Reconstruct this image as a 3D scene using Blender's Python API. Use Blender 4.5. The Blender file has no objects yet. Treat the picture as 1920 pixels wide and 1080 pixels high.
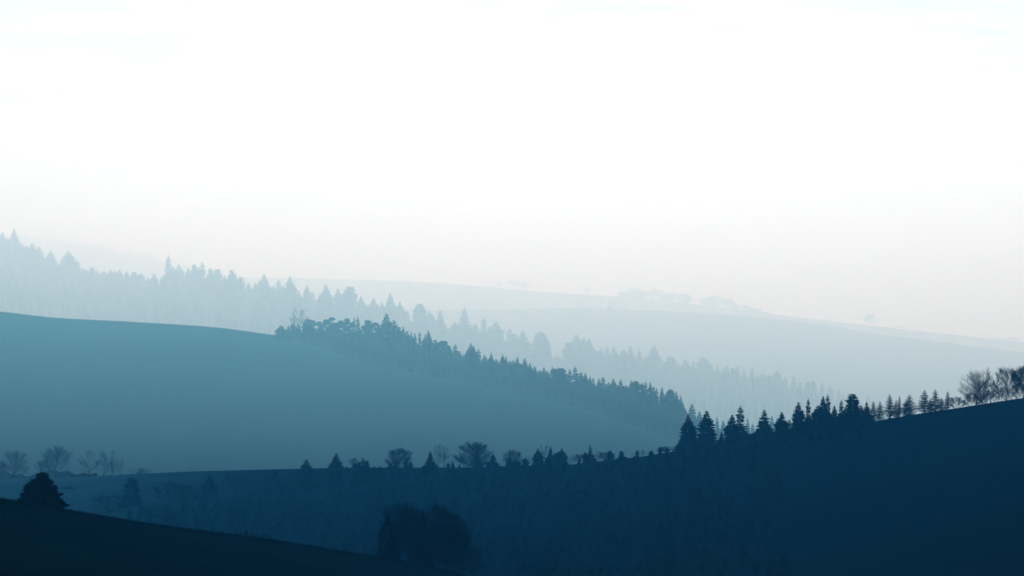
import bpy, math, random, bisect
from math import sin, cos, pi, radians, sqrt, atan2

# ------------------------------------------------------------------ camera
SC = bpy.context.scene
COL = SC.collection
F = 4516.0          # focal length in pixels of a 1920 wide frame (24 degree lens)
VH = 640.0          # row of the true horizon
cam_d = bpy.data.cameras.new('camera')
cam = bpy.data.objects.new('camera', cam_d)
COL.objects.link(cam)
cam_d.sensor_width = 36.0
cam_d.lens = 36.0 * F / 1920.0
cam_d.shift_y = (VH - 540.0) / 1920.0
cam_d.clip_start = 0.5
cam_d.clip_end = 60000
cam.location = (0, 0, 0)
cam.rotation_euler = (pi / 2, 0, 0)
SC.camera = cam

# ------------------------------------------------------------------ sky, sun, exposure
SUN_EL, SUN_AZ = radians(24), radians(0)      # azimuth from +Y (view direction), positive to the right
SKY_STRENGTH = 0.10
w = bpy.data.worlds.new("World")
SC.world = w
w.use_nodes = True
nt = w.node_tree
nt.nodes.clear()
wo = nt.nodes.new('ShaderNodeOutputWorld')
bg = nt.nodes.new('ShaderNodeBackground')
sky = nt.nodes.new('ShaderNodeTexSky')
sky.sky_type = 'NISHITA'
sky.sun_disc = False
sky.sun_elevation = SUN_EL
sky.sun_rotation = SUN_AZ
sky.air_density = 1.0
sky.dust_density = 3.0
sky.ozone_density = 1.0
tc = nt.nodes.new('ShaderNodeTexCoord')
mp = nt.nodes.new('ShaderNodeMapping')
mp.inputs['Scale'].default_value = (3.0, 3.0, 26.0)
nz = nt.nodes.new('ShaderNodeTexNoise')
nz.inputs['Scale'].default_value = 3.2
nz.inputs['Detail'].default_value = 6
nz.inputs['Roughness'].default_value = 0.55
nz.inputs['Distortion'].default_value = 0.6
rg = nt.nodes.new('ShaderNodeMapRange')
rg.inputs['From Min'].default_value = 0.38
rg.inputs['From Max'].default_value = 0.62
rg.inputs['To Min'].default_value = 0.0
rg.inputs['To Max'].default_value = 1.0
cl = nt.nodes.new('ShaderNodeMix')       # thin cloud: darker and lighter sheets of the overcast
cl.data_type = 'RGBA'
cl.inputs[6].default_value = (7.0, 7.4, 7.8, 1)
cl.inputs[7].default_value = (8.8, 9.2, 9.6, 1)
mx = nt.nodes.new('ShaderNodeMix')
mx.data_type = 'RGBA'
mx.inputs[0].default_value = 0.95        # how much of the blue is covered by the overcast
L = nt.links.new
L(tc.outputs['Generated'], mp.inputs['Vector'])
L(mp.outputs['Vector'], nz.inputs['Vector'])
L(nz.outputs[0], rg.inputs['Value'])
L(rg.outputs[0], cl.inputs[0])
L(sky.outputs[0], mx.inputs[6])
L(cl.outputs[2], mx.inputs[7])
L(mx.outputs[2], bg.inputs['Color'])
bg.inputs['Strength'].default_value = SKY_STRENGTH
L(bg.outputs[0], wo.inputs['Surface'])

sd = bpy.data.lights.new('sun', 'SUN')
sd.energy = 1.9
sd.angle = radians(12)
sd.color = (0.95, 0.99, 1.0)
so = bpy.data.objects.new('sun', sd)
COL.objects.link(so)
so.rotation_euler = (pi / 2 - SUN_EL, 0, pi - SUN_AZ)   # shines back towards the camera
so.location = (0, 0, 300)

SC.view_settings.view_transform = 'Standard'
SC.view_settings.look = 'None'
SC.view_settings.exposure = 0.0
SC.view_settings.gamma = 1.0
SC.view_settings.use_curve_mapping = False
SC.render.engine = 'CYCLES'
SC.cycles.max_bounces = 4
SC.cycles.volume_bounces = 2
SC.cycles.diffuse_bounces = 2
SC.cycles.use_denoising = True

# ------------------------------------------------------------------ air
HAZE = dict(color=(0.045, 0.42, 1.0), density=8.6e-5, aniso=0.5)
MIST = dict(color=(0.36, 0.87, 1.0), density=3.6e-4, aniso=0.5)
MIST2 = dict(color=(1.0, 0.86, 0.86), density=5.2e-4, aniso=0.5)


def volume_mat(name, color, density, aniso):
    m = bpy.data.materials.new(name)
    m.use_nodes = True
    t = m.node_tree
    t.nodes.clear()
    o = t.nodes.new('ShaderNodeOutputMaterial')
    v = t.nodes.new('ShaderNodeVolumePrincipled')
    v.inputs['Color'].default_value = (*color, 1)
    v.inputs['Density'].default_value = density
    v.inputs['Density Attribute'].default_value = ''
    v.inputs['Anisotropy'].default_value = aniso
    v.inputs['Absorption Color'].default_value = (1, 1, 1, 1)
    t.links.new(v.outputs[0], o.inputs['Volume'])
    return m


def air_box(name, x0, x1, y0, y1, z0, z1, mat):
    vs = [(x, y, z) for x in (x0, x1) for y in (y0, y1) for z in (z0, z1)]
    fs = [(0, 1, 3, 2), (4, 6, 7, 5), (0, 4, 5, 1), (2, 3, 7, 6), (0, 2, 6, 4), (1, 5, 7, 3)]
    me = bpy.data.meshes.new(name)
    me.from_pydata(vs, [], fs)
    me.materials.append(mat)
    o = bpy.data.objects.new(name, me)
    COL.objects.link(o)
    o['kind'] = 'stuff'
    o['label'] = name
    return o


# ------------------------------------------------------------------ materials
def surf(name, a, b, scale, rough=0.95, detail=5, streak=None, bump=0.0):
    m = bpy.data.materials.new(name)
    m.use_nodes = True
    t = m.node_tree
    t.nodes.remove(t.nodes['Principled BSDF'])
    p = t.nodes.new('ShaderNodeBsdfDiffuse')
    p.inputs['Roughness'].default_value = rough
    t.links.new(p.outputs[0], t.nodes['Material Output'].inputs['Surface'])
    c = t.nodes.new('ShaderNodeTexCoord')
    mpn = t.nodes.new('ShaderNodeMapping')
    mpn.inputs['Scale'].default_value = streak or (1, 1, 1)
    n = t.nodes.new('ShaderNodeTexNoise')
    n.inputs['Scale'].default_value = scale
    n.inputs['Detail'].default_value = detail
    n.inputs['Roughness'].default_value = 0.65
    r = t.nodes.new('ShaderNodeValToRGB')
    r.color_ramp.elements[0].position = 0.36
    r.color_ramp.elements[1].position = 0.66
    r.color_ramp.elements[0].color = (*a, 1)
    r.color_ramp.elements[1].color = (*b, 1)
    t.links.new(c.outputs['Object'], mpn.inputs[0])
    t.links.new(mpn.outputs[0], n.inputs['Vector'])
    t.links.new(n.outputs[0], r.inputs[0])
    t.links.new(r.outputs[0], p.inputs['Color'])
    if bump:
        bp = t.nodes.new('ShaderNodeBump')
        bp.inputs['Strength'].default_value = bump
        bp.inputs['Distance'].default_value = 0.5
        t.links.new(n.outputs[0], bp.inputs['Height'])
        t.links.new(bp.outputs[0], p.inputs['Normal'])
    return m


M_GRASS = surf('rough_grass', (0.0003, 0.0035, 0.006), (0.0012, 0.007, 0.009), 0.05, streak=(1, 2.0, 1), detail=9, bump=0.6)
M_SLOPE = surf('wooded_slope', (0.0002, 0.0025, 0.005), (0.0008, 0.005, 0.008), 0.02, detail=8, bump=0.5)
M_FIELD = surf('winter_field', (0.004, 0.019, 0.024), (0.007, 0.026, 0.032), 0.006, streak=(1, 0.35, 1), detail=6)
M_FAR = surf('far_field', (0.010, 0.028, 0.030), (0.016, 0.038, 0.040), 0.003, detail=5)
M_NEEDLE = surf('dark_needles', (0.0004, 0.004, 0.007), (0.0015, 0.008, 0.011), 0.9)
M_TWIG = surf('bare_twigs', (0.001, 0.007, 0.012), (0.003, 0.011, 0.017), 1.2)
M_BARK = surf('bark', (0.001, 0.005, 0.007), (0.003, 0.008, 0.011), 2.0, streak=(1, 1, 0.2), bump=0.4)
M_STEEL = surf('mast_steel', (0.05, 0.06, 0.07), (0.08, 0.09, 0.10), 3.0, rough=0.6)

# the near ridge: an open pale field on its western part, woodland floor on the rest
_t = M_SLOPE.node_tree
_d = [n for n in _t.nodes if n.type == 'BSDF_DIFFUSE'][0]
_old = _d.inputs['Color'].links[0].from_socket
_c = [n for n in _t.nodes if n.type == 'TEX_COORD'][0]
_sx = _t.nodes.new('ShaderNodeSeparateXYZ')
_nz = _t.nodes.new('ShaderNodeTexNoise')
_nz.inputs['Scale'].default_value = 0.02
_ad = _t.nodes.new('ShaderNodeMath')
_ad.operation = 'MULTIPLY_ADD'
_ad.inputs[1].default_value = 90.0
_mr = _t.nodes.new('ShaderNodeMapRange')
_mr.inputs['From Min'].default_value = -215.0
_mr.inputs['From Max'].default_value = -85.0
_mxn = _t.nodes.new('ShaderNodeMix')
_mxn.data_type = 'RGBA'
_mxn.inputs[6].default_value = (0.008, 0.030, 0.042, 1)
_t.links.new(_c.outputs['Object'], _sx.inputs[0])
_t.links.new(_c.outputs['Object'], _nz.inputs['Vector'])
_t.links.new(_nz.outputs[0], _ad.inputs[0])
_t.links.new(_sx.outputs[0], _ad.inputs[2])
_t.links.new(_ad.outputs[0], _mr.inputs['Value'])
_t.links.new(_mr.outputs[0], _mxn.inputs[0])
_t.links.new(_old, _mxn.inputs[7])
_t.links.new(_mxn.outputs[2], _d.inputs['Color'])

# ------------------------------------------------------------------ terrain


def curve(pts):
    """smooth (monotone cubic) interpolation through (u, value) points, flat beyond the ends' slope"""
    xs = [p[0] for p in pts]
    ys = [p[1] for p in pts]
    n = len(xs)
    d = [(ys[i + 1] - ys[i]) / (xs[i + 1] - xs[i]) for i in range(n - 1)]
    m = [d[0]] + [(0 if d[i - 1] * d[i] <= 0 else 2 * d[i - 1] * d[i] / (d[i - 1] + d[i])) for i in range(1, n - 1)] + [d[-1]]

    def f(u):
        if u <= xs[0]:
            return ys[0] + m[0] * (u - xs[0]) * 0.6
        if u >= xs[-1]:
            return ys[-1] + m[-1] * (u - xs[-1]) * 0.6
        i = bisect.bisect_right(xs, u) - 1
        h = xs[i + 1] - xs[i]
        t = (u - xs[i]) / h
        return ((2 * t ** 3 - 3 * t * t + 1) * ys[i] + (t ** 3 - 2 * t * t + t) * h * m[i]
                + (-2 * t ** 3 + 3 * t * t) * ys[i + 1] + (t ** 3 - t * t) * h * m[i + 1])
    return f


class Hill:
    """A rolling hill: a crest line, a front slope rising to it and a back slope falling behind it."""

    def __init__(s, crest, dist, foot_d, foot_v, back, p=1.3, rough=0.2, seed=0):
        s.cv, s.cd, s.fd, s.fv = curve(crest), curve(dist), curve(foot_d), curve(foot_v)
        s.back, s.p, s.rough = back, p, rough
        s.fold, s.fold_d = 0, None
        r = random.Random(seed)
        s.w = [(r.uniform(0.6, 1.6) * k, r.uniform(0.6, 1.6) * k, r.uniform(0, 6), a)
               for k, a in ((0.004, 1.0), (0.012, 0.45), (0.035, 0.25), (0.11, 0.12), (0.3, .05))]

    def z(s, u, d):
        dc, vc = s.cd(u), s.cv(u)
        if d <= dc:
            q = (dc - d) / (dc - s.fd(u))
            v = vc + (s.fv(u) - vc) * max(q, 0) ** s.p
        else:
            q = (d - dc) / s.back
            v = vc + 150 * q ** 1.5
        zz = (VH - v) / F * d
        if s.fold and u > 560:
            # the ground dips behind a roll of the field; the wood stands in the dip
            q = (d - s.fold_d(u)) / 70.0
            if q > 0:
                q = min(q, 1)
                zz -= s.fold * min(1, (u - 560) / 160.0) * q * q * (3 - 2 * q)
        x = (u - 960) / F * d
        for a, b, ph, am in s.w:
            zz += am * s.rough * sin(a * x + ph + 1.3 * sin(b * d + ph)) * min(1.0, 0.25 + abs(d - dc) / 60.0)
        return zz

    def at(s, u, d):
        return ((u - 960) / F * d, d, s.z(u, d))

    def mesh(s, name, mat, u0=-1300, u1=3200, du=14, rows=46, brow=16, pre=None):
        vs, fs = [], []
        us = [u0 + i * du for i in range(int((u1 - u0) / du) + 1)]
        R = [(1 - i / rows) ** 1.35 for i in range(rows + 1)]
        nr = 0
        for u in us:
            dc, fd = s.cd(u), s.fd(u)
            ds = [dc - (dc - fd) * r for r in R] + [dc + s.back * ((i + 1) / brow) ** 1.4 * 1.1 for i in range(brow)]
            if pre:
                for dd, zz in pre:
                    vs.append(((u - 960) / F * max(dd, 130), dd, zz))
            for d in ds:
                vs.append(s.at(u, d))
            nr = len(ds) + (len(pre) if pre else 0)
        for i in range(len(us) - 1):
            for j in range(nr - 1):
                a = i * nr + j
                fs.append((a, a + nr, a + nr + 1, a + 1))
        me = bpy.data.meshes.new(name)
        me.from_pydata(vs, [], fs)
        me.materials.append(mat)
        for pl in me.polygons:
            pl.use_smooth = True
        o = bpy.data.objects.new(name, me)
        COL.objects.link(o)
        o['kind'] = 'structure'
        return o


H1 = Hill([(-400, 890), (0, 935), (60, 944), (120, 955), (300, 985), (480, 1008), (700, 1043), (790, 1058), (870, 1078), (1000, 1120), (1400, 1250), (2000, 1400)],
          [(-400, 330), (0, 350), (500, 400), (900, 450), (2000, 480)],
          [(-400, 150), (2000, 170)], [(-400, 1220), (0, 1260), (2000, 1600)], 260, p=1.5, rough=0.10, seed=1)
H2 = Hill([(-500, 906), (0, 897), (150, 893), (285, 887), (400, 883), (560, 879), (700, 877), (860, 877), (960, 874), (1075, 871), (1150, 862),
           (1200, 857), (1262, 847), (1330, 841), (1400, 834), (1500, 818), (1620, 794), (1700, 780), (1800, 765), (1920, 747), (2300, 700)],
          [(-500, 1470), (0, 1450), (560, 1320), (1150, 1130), (1300, 1060), (1920, 900), (2600, 850)],
          [(-500, 800), (600, 640), (1920, 370)], [(-500, 1130), (900, 1170), (1920, 1240)], 420, p=1.25, rough=0.5, seed=2)
H3 = Hill([(-500, 560), (0, 585), (100, 596), (250, 604), (400, 614), (520, 629), (600, 636), (700, 644), (800, 666), (900, 692), (1000, 716),
           (1100, 737), (1200, 760), (1262, 788), (1300, 808), (1400, 838), (1600, 880), (2200, 960)],
          [(-500, 2620), (0, 2580), (600, 2460), (1000, 2200), (1300, 2020), (2200, 1980)],
          [(-500, 1470), (2200, 1450)], [(-500, 950), (900, 945), (2200, 1050)], 500, p=1.15, rough=0.9, seed=3)
H4 = Hill([(-500, 430), (0, 478), (60, 500), (130, 516), (200, 530), (300, 540), (450, 556), (600, 582), (750, 612), (870, 640), (1000, 672), (1100, 690),
           (1250, 714), (1400, 733), (1550, 752), (1700, 775), (2200, 840)],
          [(-500, 4100), (0, 4000), (600, 3700), (1300, 3570), (2200, 3480)],
          [(-500, 2980), (2200, 2860)], [(-500, 760), (600, 800), (1300, 900), (2200, 960)], 500, p=1.2, rough=1.2, seed=4)
H5 = Hill([(-500, 590), (600, 588), (900, 580), (1100, 578), (1180, 581), (1260, 583), (1340, 588), (1420, 594), (1500, 603), (1580, 615), (1650, 627), (1730, 637), (1800, 646), (1920, 660), (2400, 720)],
          [(-500, 4800), (1100, 4700), (1920, 4500), (2400, 4450)],
          [(-500, 3700), (2400, 3500)], [(-500, 780), (2400, 830)], 700, p=1.2, rough=1.4, seed=5)
H6 = Hill([(-500, 500), (0, 505), (460, 520), (560, 522), (700, 526), (800, 530), (900, 537), (1000, 545), (1100, 552), (1180, 557), (1300, 570),
           (1400, 583), (1500, 596), (1600, 607), (1700, 618), (1800, 629), (1920, 641), (2400, 690)],
          [(-500, 5700), (560, 5600), (1920, 5200), (2400, 5100)],
          [(-500, 4600), (2400, 4500)], [(-500, 690), (2400, 760)], 900, p=1.2, rough=1.8, seed=6)
H7 = Hill([(-500, 425), (0, 444), (60, 450), (140, 460), (200, 471), (300, 492), (380, 512), (460, 532), (560, 560), (900, 640), (2400, 700)],
          [(-500, 6300), (2400, 6200)],
          [(-500, 5000), (2400, 5000)], [(-500, 600), (2400, 800)], 900, p=1.2, rough=1.5, seed=7)

FL = curve([(500, 640), (560, 652), (700, 690), (830, 715), (930, 735), (1000, 750), (1100, 775), (1150, 790), (1260, 830), (1400, 870)])   # lower edge of the wood


def fold_dist(u):
    q = ((FL(u) - H3.cv(u)) / (H3.fv(u) - H3.cv(u)))
    return H3.cd(u) - (H3.cd(u) - H3.fd(u)) * max(q, 0) ** (1 / H3.p)


H3.fold_d = curve([(u, fold_dist(u)) for u in range(500, 1500, 50)])
H3.fold = 6.5
H1.mesh('hill', M_GRASS, du=7, rows=70, pre=[(-200, -2.2), (-40, -1.8), (20, -4.0), (70, -10.0), (120, -17.0)])
H2.mesh('hill', M_SLOPE, du=8, rows=70)
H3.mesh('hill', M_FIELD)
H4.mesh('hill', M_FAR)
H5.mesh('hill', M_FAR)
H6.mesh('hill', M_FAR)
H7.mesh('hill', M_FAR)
gm = bpy.data.meshes.new('ground')
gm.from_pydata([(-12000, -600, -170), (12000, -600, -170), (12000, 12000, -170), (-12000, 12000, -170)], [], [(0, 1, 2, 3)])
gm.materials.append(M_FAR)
g = bpy.data.objects.new('ground', gm)
COL.objects.link(g)
g['kind'] = 'structure'

air_box('haze', -12100, 12100, -700, 12100, -172, 400, volume_mat('haze_air', **HAZE))
air_box('mist', -11000, 11000, 1370, 11500, -171, 390, volume_mat('mist_air', **MIST))
air_box('mist', -10500, 10500, 2640, 11300, -170.5, 380, volume_mat('far_mist_air', **MIST2))

# ------------------------------------------------------------------ tree meshes (all of unit height)


class MB:
    def __init__(s):
        s.v, s.f = [], []

    def tri(s, *p):
        n = len(s.v)
        s.v.extend(p)
        s.f.append(tuple(range(n, n + len(p))))

    def tube(s, a, b, ra, rb, n=3):
        ax = (b[0] - a[0], b[1] - a[1], b[2] - a[2])
        l = sqrt(sum(c * c for c in ax)) or 1e-9
        ax = tuple(c / l for c in ax)
        t = (1, 0, 0) if abs(ax[0]) < 0.7 else (0, 1, 0)
        p = (ax[1] * t[2] - ax[2] * t[1], ax[2] * t[0] - ax[0] * t[2], ax[0] * t[1] - ax[1] * t[0])
        l = sqrt(sum(c * c for c in p))
        p = tuple(c / l for c in p)
        q = (ax[1] * p[2] - ax[2] * p[1], ax[2] * p[0] - ax[0] * p[2], ax[0] * p[1] - ax[1] * p[0])
        k = len(s.v)
        for c, r in ((a, ra), (b, rb)):
            for i in range(n):
                an = 2 * pi * i / n
                s.v.append(tuple(c[j] + r * (cos(an) * p[j] + sin(an) * q[j]) for j in range(3)))
        for i in range(n):
            j = (i + 1) % n
            s.f.append((k + i, k + j, k + n + j, k + n + i))

    def mesh(s, name, mat):
        me = bpy.data.meshes.new(name)
        me.from_pydata(s.v, [], s.f)
        me.materials.append(mat)
        return me


def spray(mb, r, h, az, L, dz, w, bx=0.0, by=0.0, dens=1.0):
    """one conifer branch: a drooping fan of needle sprays with a ragged edge"""
    ca, sa = cos(az), sin(az)

    def P(a, b, c):
        return (bx + a * ca - b * sa, by + a * sa + b * ca, h + c)
    tip = P(L, 0, dz)
    mb.tri(P(0.02 * L, -w * .25, 0), P(.55 * L, -w, .4 * dz - .1 * w), tip, P(.5 * L, w, .42 * dz - .12 * w), P(.02 * L, w * .25, 0))
    mb.tri(P(0.0, 0, 0), P(.5 * L, 0, .5 * dz - .9 * w), P(.86 * L, 0, .8 * dz - .75 * w), tip)
    for k in range(4):
        if r.random() > dens:
            continue
        a = r.uniform(.35, .95) * L
        sd_ = r.choice((-1, 1))
        e = w * r.uniform(.9, 1.7)
        c = dz * a / L
        mb.tri(P(a - .12 * L, 0, c), P(a + r.uniform(.02, .16) * L, sd_ * e, c - r.uniform(.1, .9) * w), P(a + .06 * L, 0, c + .1 * w))


def spruce(seed, n=27, R=0.2, low=0.03, power=0.85, sparse=1.0, kink=None, lump=0.12, bx=0.0, top=1.0):
    r = random.Random(seed)
    c = MB()
    n = int(n * 1.35)
    ph = r.uniform(0, 6)
    for i in range(n):
        t = (i + r.uniform(-.25, .25)) / n
        t = min(max(t, 0), .995)
        h = low + (top - low) * t
        rad = R * ((1 - t) ** power) * (1 + lump * sin(9 * t + ph) + r.uniform(-lump, lump)) + .010
        if kink and t > kink[0]:
            rad *= kink[1]
        nb = int((7 + 8 * (1 - t)) * sparse) + 3
        az0 = r.uniform(0, 6.28)
        for k in range(nb):
            if r.random() < .06:
                continue
            Lb = rad * r.uniform(.72, 1.16)
            dz = Lb * (-.42 + .85 * t + r.uniform(-.14, .14))
            spray(c, r, h + r.uniform(-.55, .55) / n * top, az0 + 2 * pi * k / nb + r.uniform(-.25, .25), Lb, dz, .24 * Lb + .006, bx=bx * (1 - .3 * t))
    c.tri((-.006, 0, top - .05), (.006, 0, top - .05), (.001, .001, top + .015))
    c.tri((0, -.006, top - .05), (0, .006, top - .05), (.001, .001, top + .012))
    tk = MB()
    tk.tube((bx, 0, -.03), (bx * .7, 0, top * .97), .017, .002, 7)
    return c.mesh('crown', M_NEEDLE), tk.mesh('trunk', M_BARK)


def larch(seed, R=0.15):
    """conifer that has dropped its needles: thin up-swept twigs on a straight stem"""
    r = random.Random(seed)
    c = MB()
    n = 58
    for i in range(n):
        t = (i + r.random()) / n
        h = .01 + .97 * t
        rad = R * (min(1, (1 - t) * 1.3) ** .85) * min(1, .3 + 2.4 * t) * r.uniform(.8, 1.1) + .008
        for k in range(7):
            az = r.uniform(0, 6.28)
            L_ = rad * r.uniform(.55, 1.1)
            b = (cos(az) * L_, sin(az) * L_, h + L_ * r.uniform(.1, .6))
            c.tube((0, 0, h), b, .0042, .0022)
            for q in range(9):
                f = r.uniform(.15, 1)
                s_ = (b[0] * f, b[1] * f, h + (b[2] - h) * f)
                a2 = az + r.choice((-1, 1)) * r.uniform(.5, 1.4)
                l2 = L_ * r.uniform(.15, .42)
                c.tri((s_[0], s_[1], s_[2] - .0042), (s_[0], s_[1], s_[2] + .0042), (s_[0] + cos(a2) * l2, s_[1] + sin(a2) * l2, s_[2] + l2 * r.uniform(-.6, .5)))
    tk = MB()
    tk.tube((0, 0, -.03), (0, 0, .98), .009, .0015, 6)
    return c.mesh('crown', M_TWIG), tk.mesh('trunk', M_BARK)


def bare(seed, R=.36, clear=.10, stems=1, dense=1.0, nl=16, egg=.5, fine=1.0):
    """leafless broadleaf: limbs leave the lower stem, sweep out and up like a fan and fork into a ragged haze of twigs"""
    r = random.Random(seed)
    c, tk = MB(), MB()
    p1, p2, p3 = r.uniform(0, 6), r.uniform(0, 6), r.uniform(0, 6)

    def norm(d):
        l = sqrt(sum(x * x for x in d)) or 1
        return tuple(x / l for x in d)

    def reach(p):
        # ragged rounded envelope
        h = (p[2] - egg) / (1.0 - egg if p[2] > egg else egg + .12)
        an = atan2(p[1], p[0])
        rad = R * (1 + .16 * sin(2 * an + p1) + .12 * sin(3 * an + 7 * p[2] + p2) + .10 * sin(13 * p[2] + p3)) * sqrt(max(.0, 1 - h * h))
        return sqrt(p[0] ** 2 + p[1] ** 2) < rad

    def twig(p, d, l, w_=.0030):
        q = p
        for k in range(3):
            d = norm((d[0] + r.uniform(-.3, .3), d[1] + r.uniform(-.3, .3), d[2] + r.uniform(-.1, .35)))
            q2 = tuple(q[j] + d[j] * l / 3 for j in range(3))
            c.tri((q[0] - w_, q[1], q[2]), (q[0] + w_, q[1], q[2]), q2)
            e = norm((d[0] + r.uniform(-.9, .9), d[1] + r.uniform(-.9, .9), d[2] + r.uniform(-.1, .8)))
            q3 = tuple(q2[j] + e[j] * l * .4 for j in range(3))
            c.tri((q2[0] - w_ * .8, q2[1], q2[2]), (q2[0] + w_ * .8, q2[1], q2[2] + w_), q3)
            q, w_ = q2, w_ * .85

    def limb(p, d, rad, lev, steps):
        for n in range(steps):
            d = norm((d[0] + r.uniform(-.13, .13), d[1] + r.uniform(-.13, .13), d[2] + r.uniform(-.05, .12)))
            st = .055
            q = tuple(p[j] + d[j] * st for j in range(3))
            if not reach(q) and n > 0:
                for _ in range(2):
                    twig(p, (d[0] + r.uniform(-.4, .4), d[1] + r.uniform(-.4, .4), d[2] + .2), r.uniform(.05, .12))
                return
            c.tube(p, q, rad, rad * .86)
            rad = max(rad * .87, .0030)
            p = q
            if lev < 3 and n > 0 and r.random() < .48:
                a = r.uniform(0, 6.28)
                limb(p, norm((d[0] + .6 * cos(a), d[1] + .6 * sin(a), d[2] + .15)), rad * .75, lev + 1, max(3, int((steps - n) * .8)))
            for _ in range(int(1.7 * dense + r.random())):
                twig(p, (d[0] + r.uniform(-.9, .9), d[1] + r.uniform(-.9, .9), d[2] + r.uniform(-.3, .6)), r.uniform(.06, .13) * fine)
        twig(p, d, .09)

    for k in range(stems):
        an = r.uniform(0, 6.28)
        ln = .2 if stems > 1 else .05
        p = (0.0, 0.0, -.03)
        d = norm((ln * cos(an), ln * sin(an), 1))
        rad = .017 / sqrt(stems)
        a = r.uniform(0, 6.28)
        m = max(5, int(nl / stems))
        top = r.uniform(.5, .62)
        while p[2] < .93:
            d = norm((d[0] + r.uniform(-.10, .10), d[1] + r.uniform(-.10, .10), d[2] + .03))
            q = tuple(p[j] + d[j] * .05 for j in range(3))
            (tk if p[2] < top else c).tube(p, q, rad, rad * .9, 6 if p[2] < top else 4)
            rad *= .88
            p = q
            for _l in range(int(m / 17 + r.random()) if p[2] > clear else 0):
                a += 2.4 + r.uniform(-.5, .5)
                up = .30 + 1.35 * p[2]
                limb(p, norm((cos(a), sin(a), up)), max(rad * .7, .003), 1, 11)
        twig(p, d, .07)
    return c.mesh('crown', M_TWIG), tk.mesh('trunk', M_BARK)


def pine(seed, lobes=9, flat=0.55, wide=.3, low=.35, leaf=.034, n=2600, trunk=True, mat=None):
    """rounded or flat topped conifer, or evergreen bush: leaf tufts gathered on uneven boughs"""
    r = random.Random(seed)
    c, tk = MB(), MB()
    if trunk:
        tk.tube((0, 0, -.03), (.01, 0, .92), .02, .004, 6)
    L_ = []
    for i in range(lobes):
        t = (i + .5) / lobes
        h = low + (1 - low) * t * .9
        a = r.uniform(0, 6.28)
        q = wide * r.uniform(.25, .75) * (1 - .5 * t)
        L_.append((q * cos(a), q * sin(a), h, wide * r.uniform(.35, .62) * (1.1 - .45 * t)))
        tk.tube((0, 0, max(h - .14, 0)), (q * cos(a), q * sin(a), h), .008, .003, 4)
    for i in range(n):
        x, y, z, s_ = r.choice(L_)
        while True:
            a = [r.uniform(-1, 1) for _ in range(3)]
            if sum(k * k for k in a) < 1:
                break
        p = (x + a[0] * s_, y + a[1] * s_, min(max(z + a[2] * s_ * flat, -.02), .99))
        e = [[r.uniform(-leaf, leaf) for _ in range(3)] for _ in range(3)]
        c.tri(*[tuple(p[j] + q[j] for j in range(3)) for q in e])
    return c.mesh('crown', mat or M_NEEDLE), tk.mesh('trunk', M_BARK)


SP = [spruce(11), spruce(12, R=.19, n=30, lump=.2), spruce(13, R=.22, n=24, power=.75), spruce(14, R=.17, n=30, power=.95),
      spruce(15, R=.2, n=26, kink=(.72, .72), lump=.22), spruce(16, R=.21, n=25, power=.6, lump=.16)]
SPR = [.2, .19, .22, .17, .2, .21]
BLUNT = spruce(21, R=.2, n=26, power=.42, lump=.18)
LEADER = spruce(22, R=.22, n=24, power=1.25, lump=.2, sparse=.8)
OPEN = spruce(23, R=.2, n=22, power=.85, sparse=.75, lump=.26)
LA = [larch(31), larch(32, .17), larch(33, .13)]
BA = [bare(41, dense=1.8, nl=26), bare(42, .46, .05, dense=1.8, nl=34, egg=.5), bare(43, .28, .10, dense=1.1, nl=12), bare(44, .58, .03, stems=2, egg=.38, nl=20, dense=1.7), bare(45, .22, .10, dense=1.3, nl=18), bare(46, .40, .02, dense=1.9, nl=40, egg=.52), bare(48, .44, .02, dense=1.9, nl=38, egg=.5)]
PI = [pine(51, low=.1, lobes=12), pine(52, flat=.5, wide=.36, low=.22, lobes=11), pine(53, flat=.9, wide=.28, low=.0, lobes=12)]
BUSH = [pine(61, lobes=14, flat=.9, wide=.6, low=-.15, n=1500, leaf=.035, mat=M_TWIG), bare(62, .8, .0, stems=2, egg=.25, dense=.8, nl=14)]


def width_of(me):
    xs = sorted(v.co.x for v in me.vertices)
    k = len(xs) // 60
    return xs[-1 - k] - xs[k]


KINDS = {'spruce%d' % i: ('spruce_tree', SP[i], 'spruce') for i in range(6)}
KINDS.update(blunt=('spruce_tree', BLUNT, 'spruce'), leader=('spruce_tree', LEADER, 'spruce'), open=('spruce_tree', OPEN, 'spruce'))
KINDS.update({'larch%d' % i: ('larch_tree', LA[i], 'larch') for i in range(3)})
KINDS.update({'bare%d' % i: ('bare_tree', BA[i], 'bare tree') for i in range(7)})
KINDS.update({'pine%d' % i: ('pine_tree', PI[i], 'pine') for i in range(3)})
KINDS.update({'bush%d' % i: ('bush', BUSH[i], 'bush') for i in range(2)})
WID = {k: width_of(v[1][0]) for k, v in KINDS.items()}
# joined single-mesh versions for trees too far to show their parts
JOINED = {}


def joined(kind):
    if kind not in JOINED:
        cm, tm = KINDS[kind][1]
        vs = [tuple(v.co) for v in cm.vertices] + [tuple(v.co) for v in tm.vertices]
        n = len(cm.vertices)
        fs = [tuple(p.vertices) for p in cm.polygons] + [tuple(i + n for i in p.vertices) for p in tm.polygons]
        me = bpy.data.meshes.new(KINDS[kind][0])
        me.from_pydata(vs, [], fs)
        me.materials.append(cm.materials[0])
        me.materials.append(M_BARK)
        k = len(cm.polygons)
        for i, p in enumerate(me.polygons):
            if i >= k:
                p.material_index = 1
        JOINED[kind] = me
    return JOINED[kind]


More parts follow.
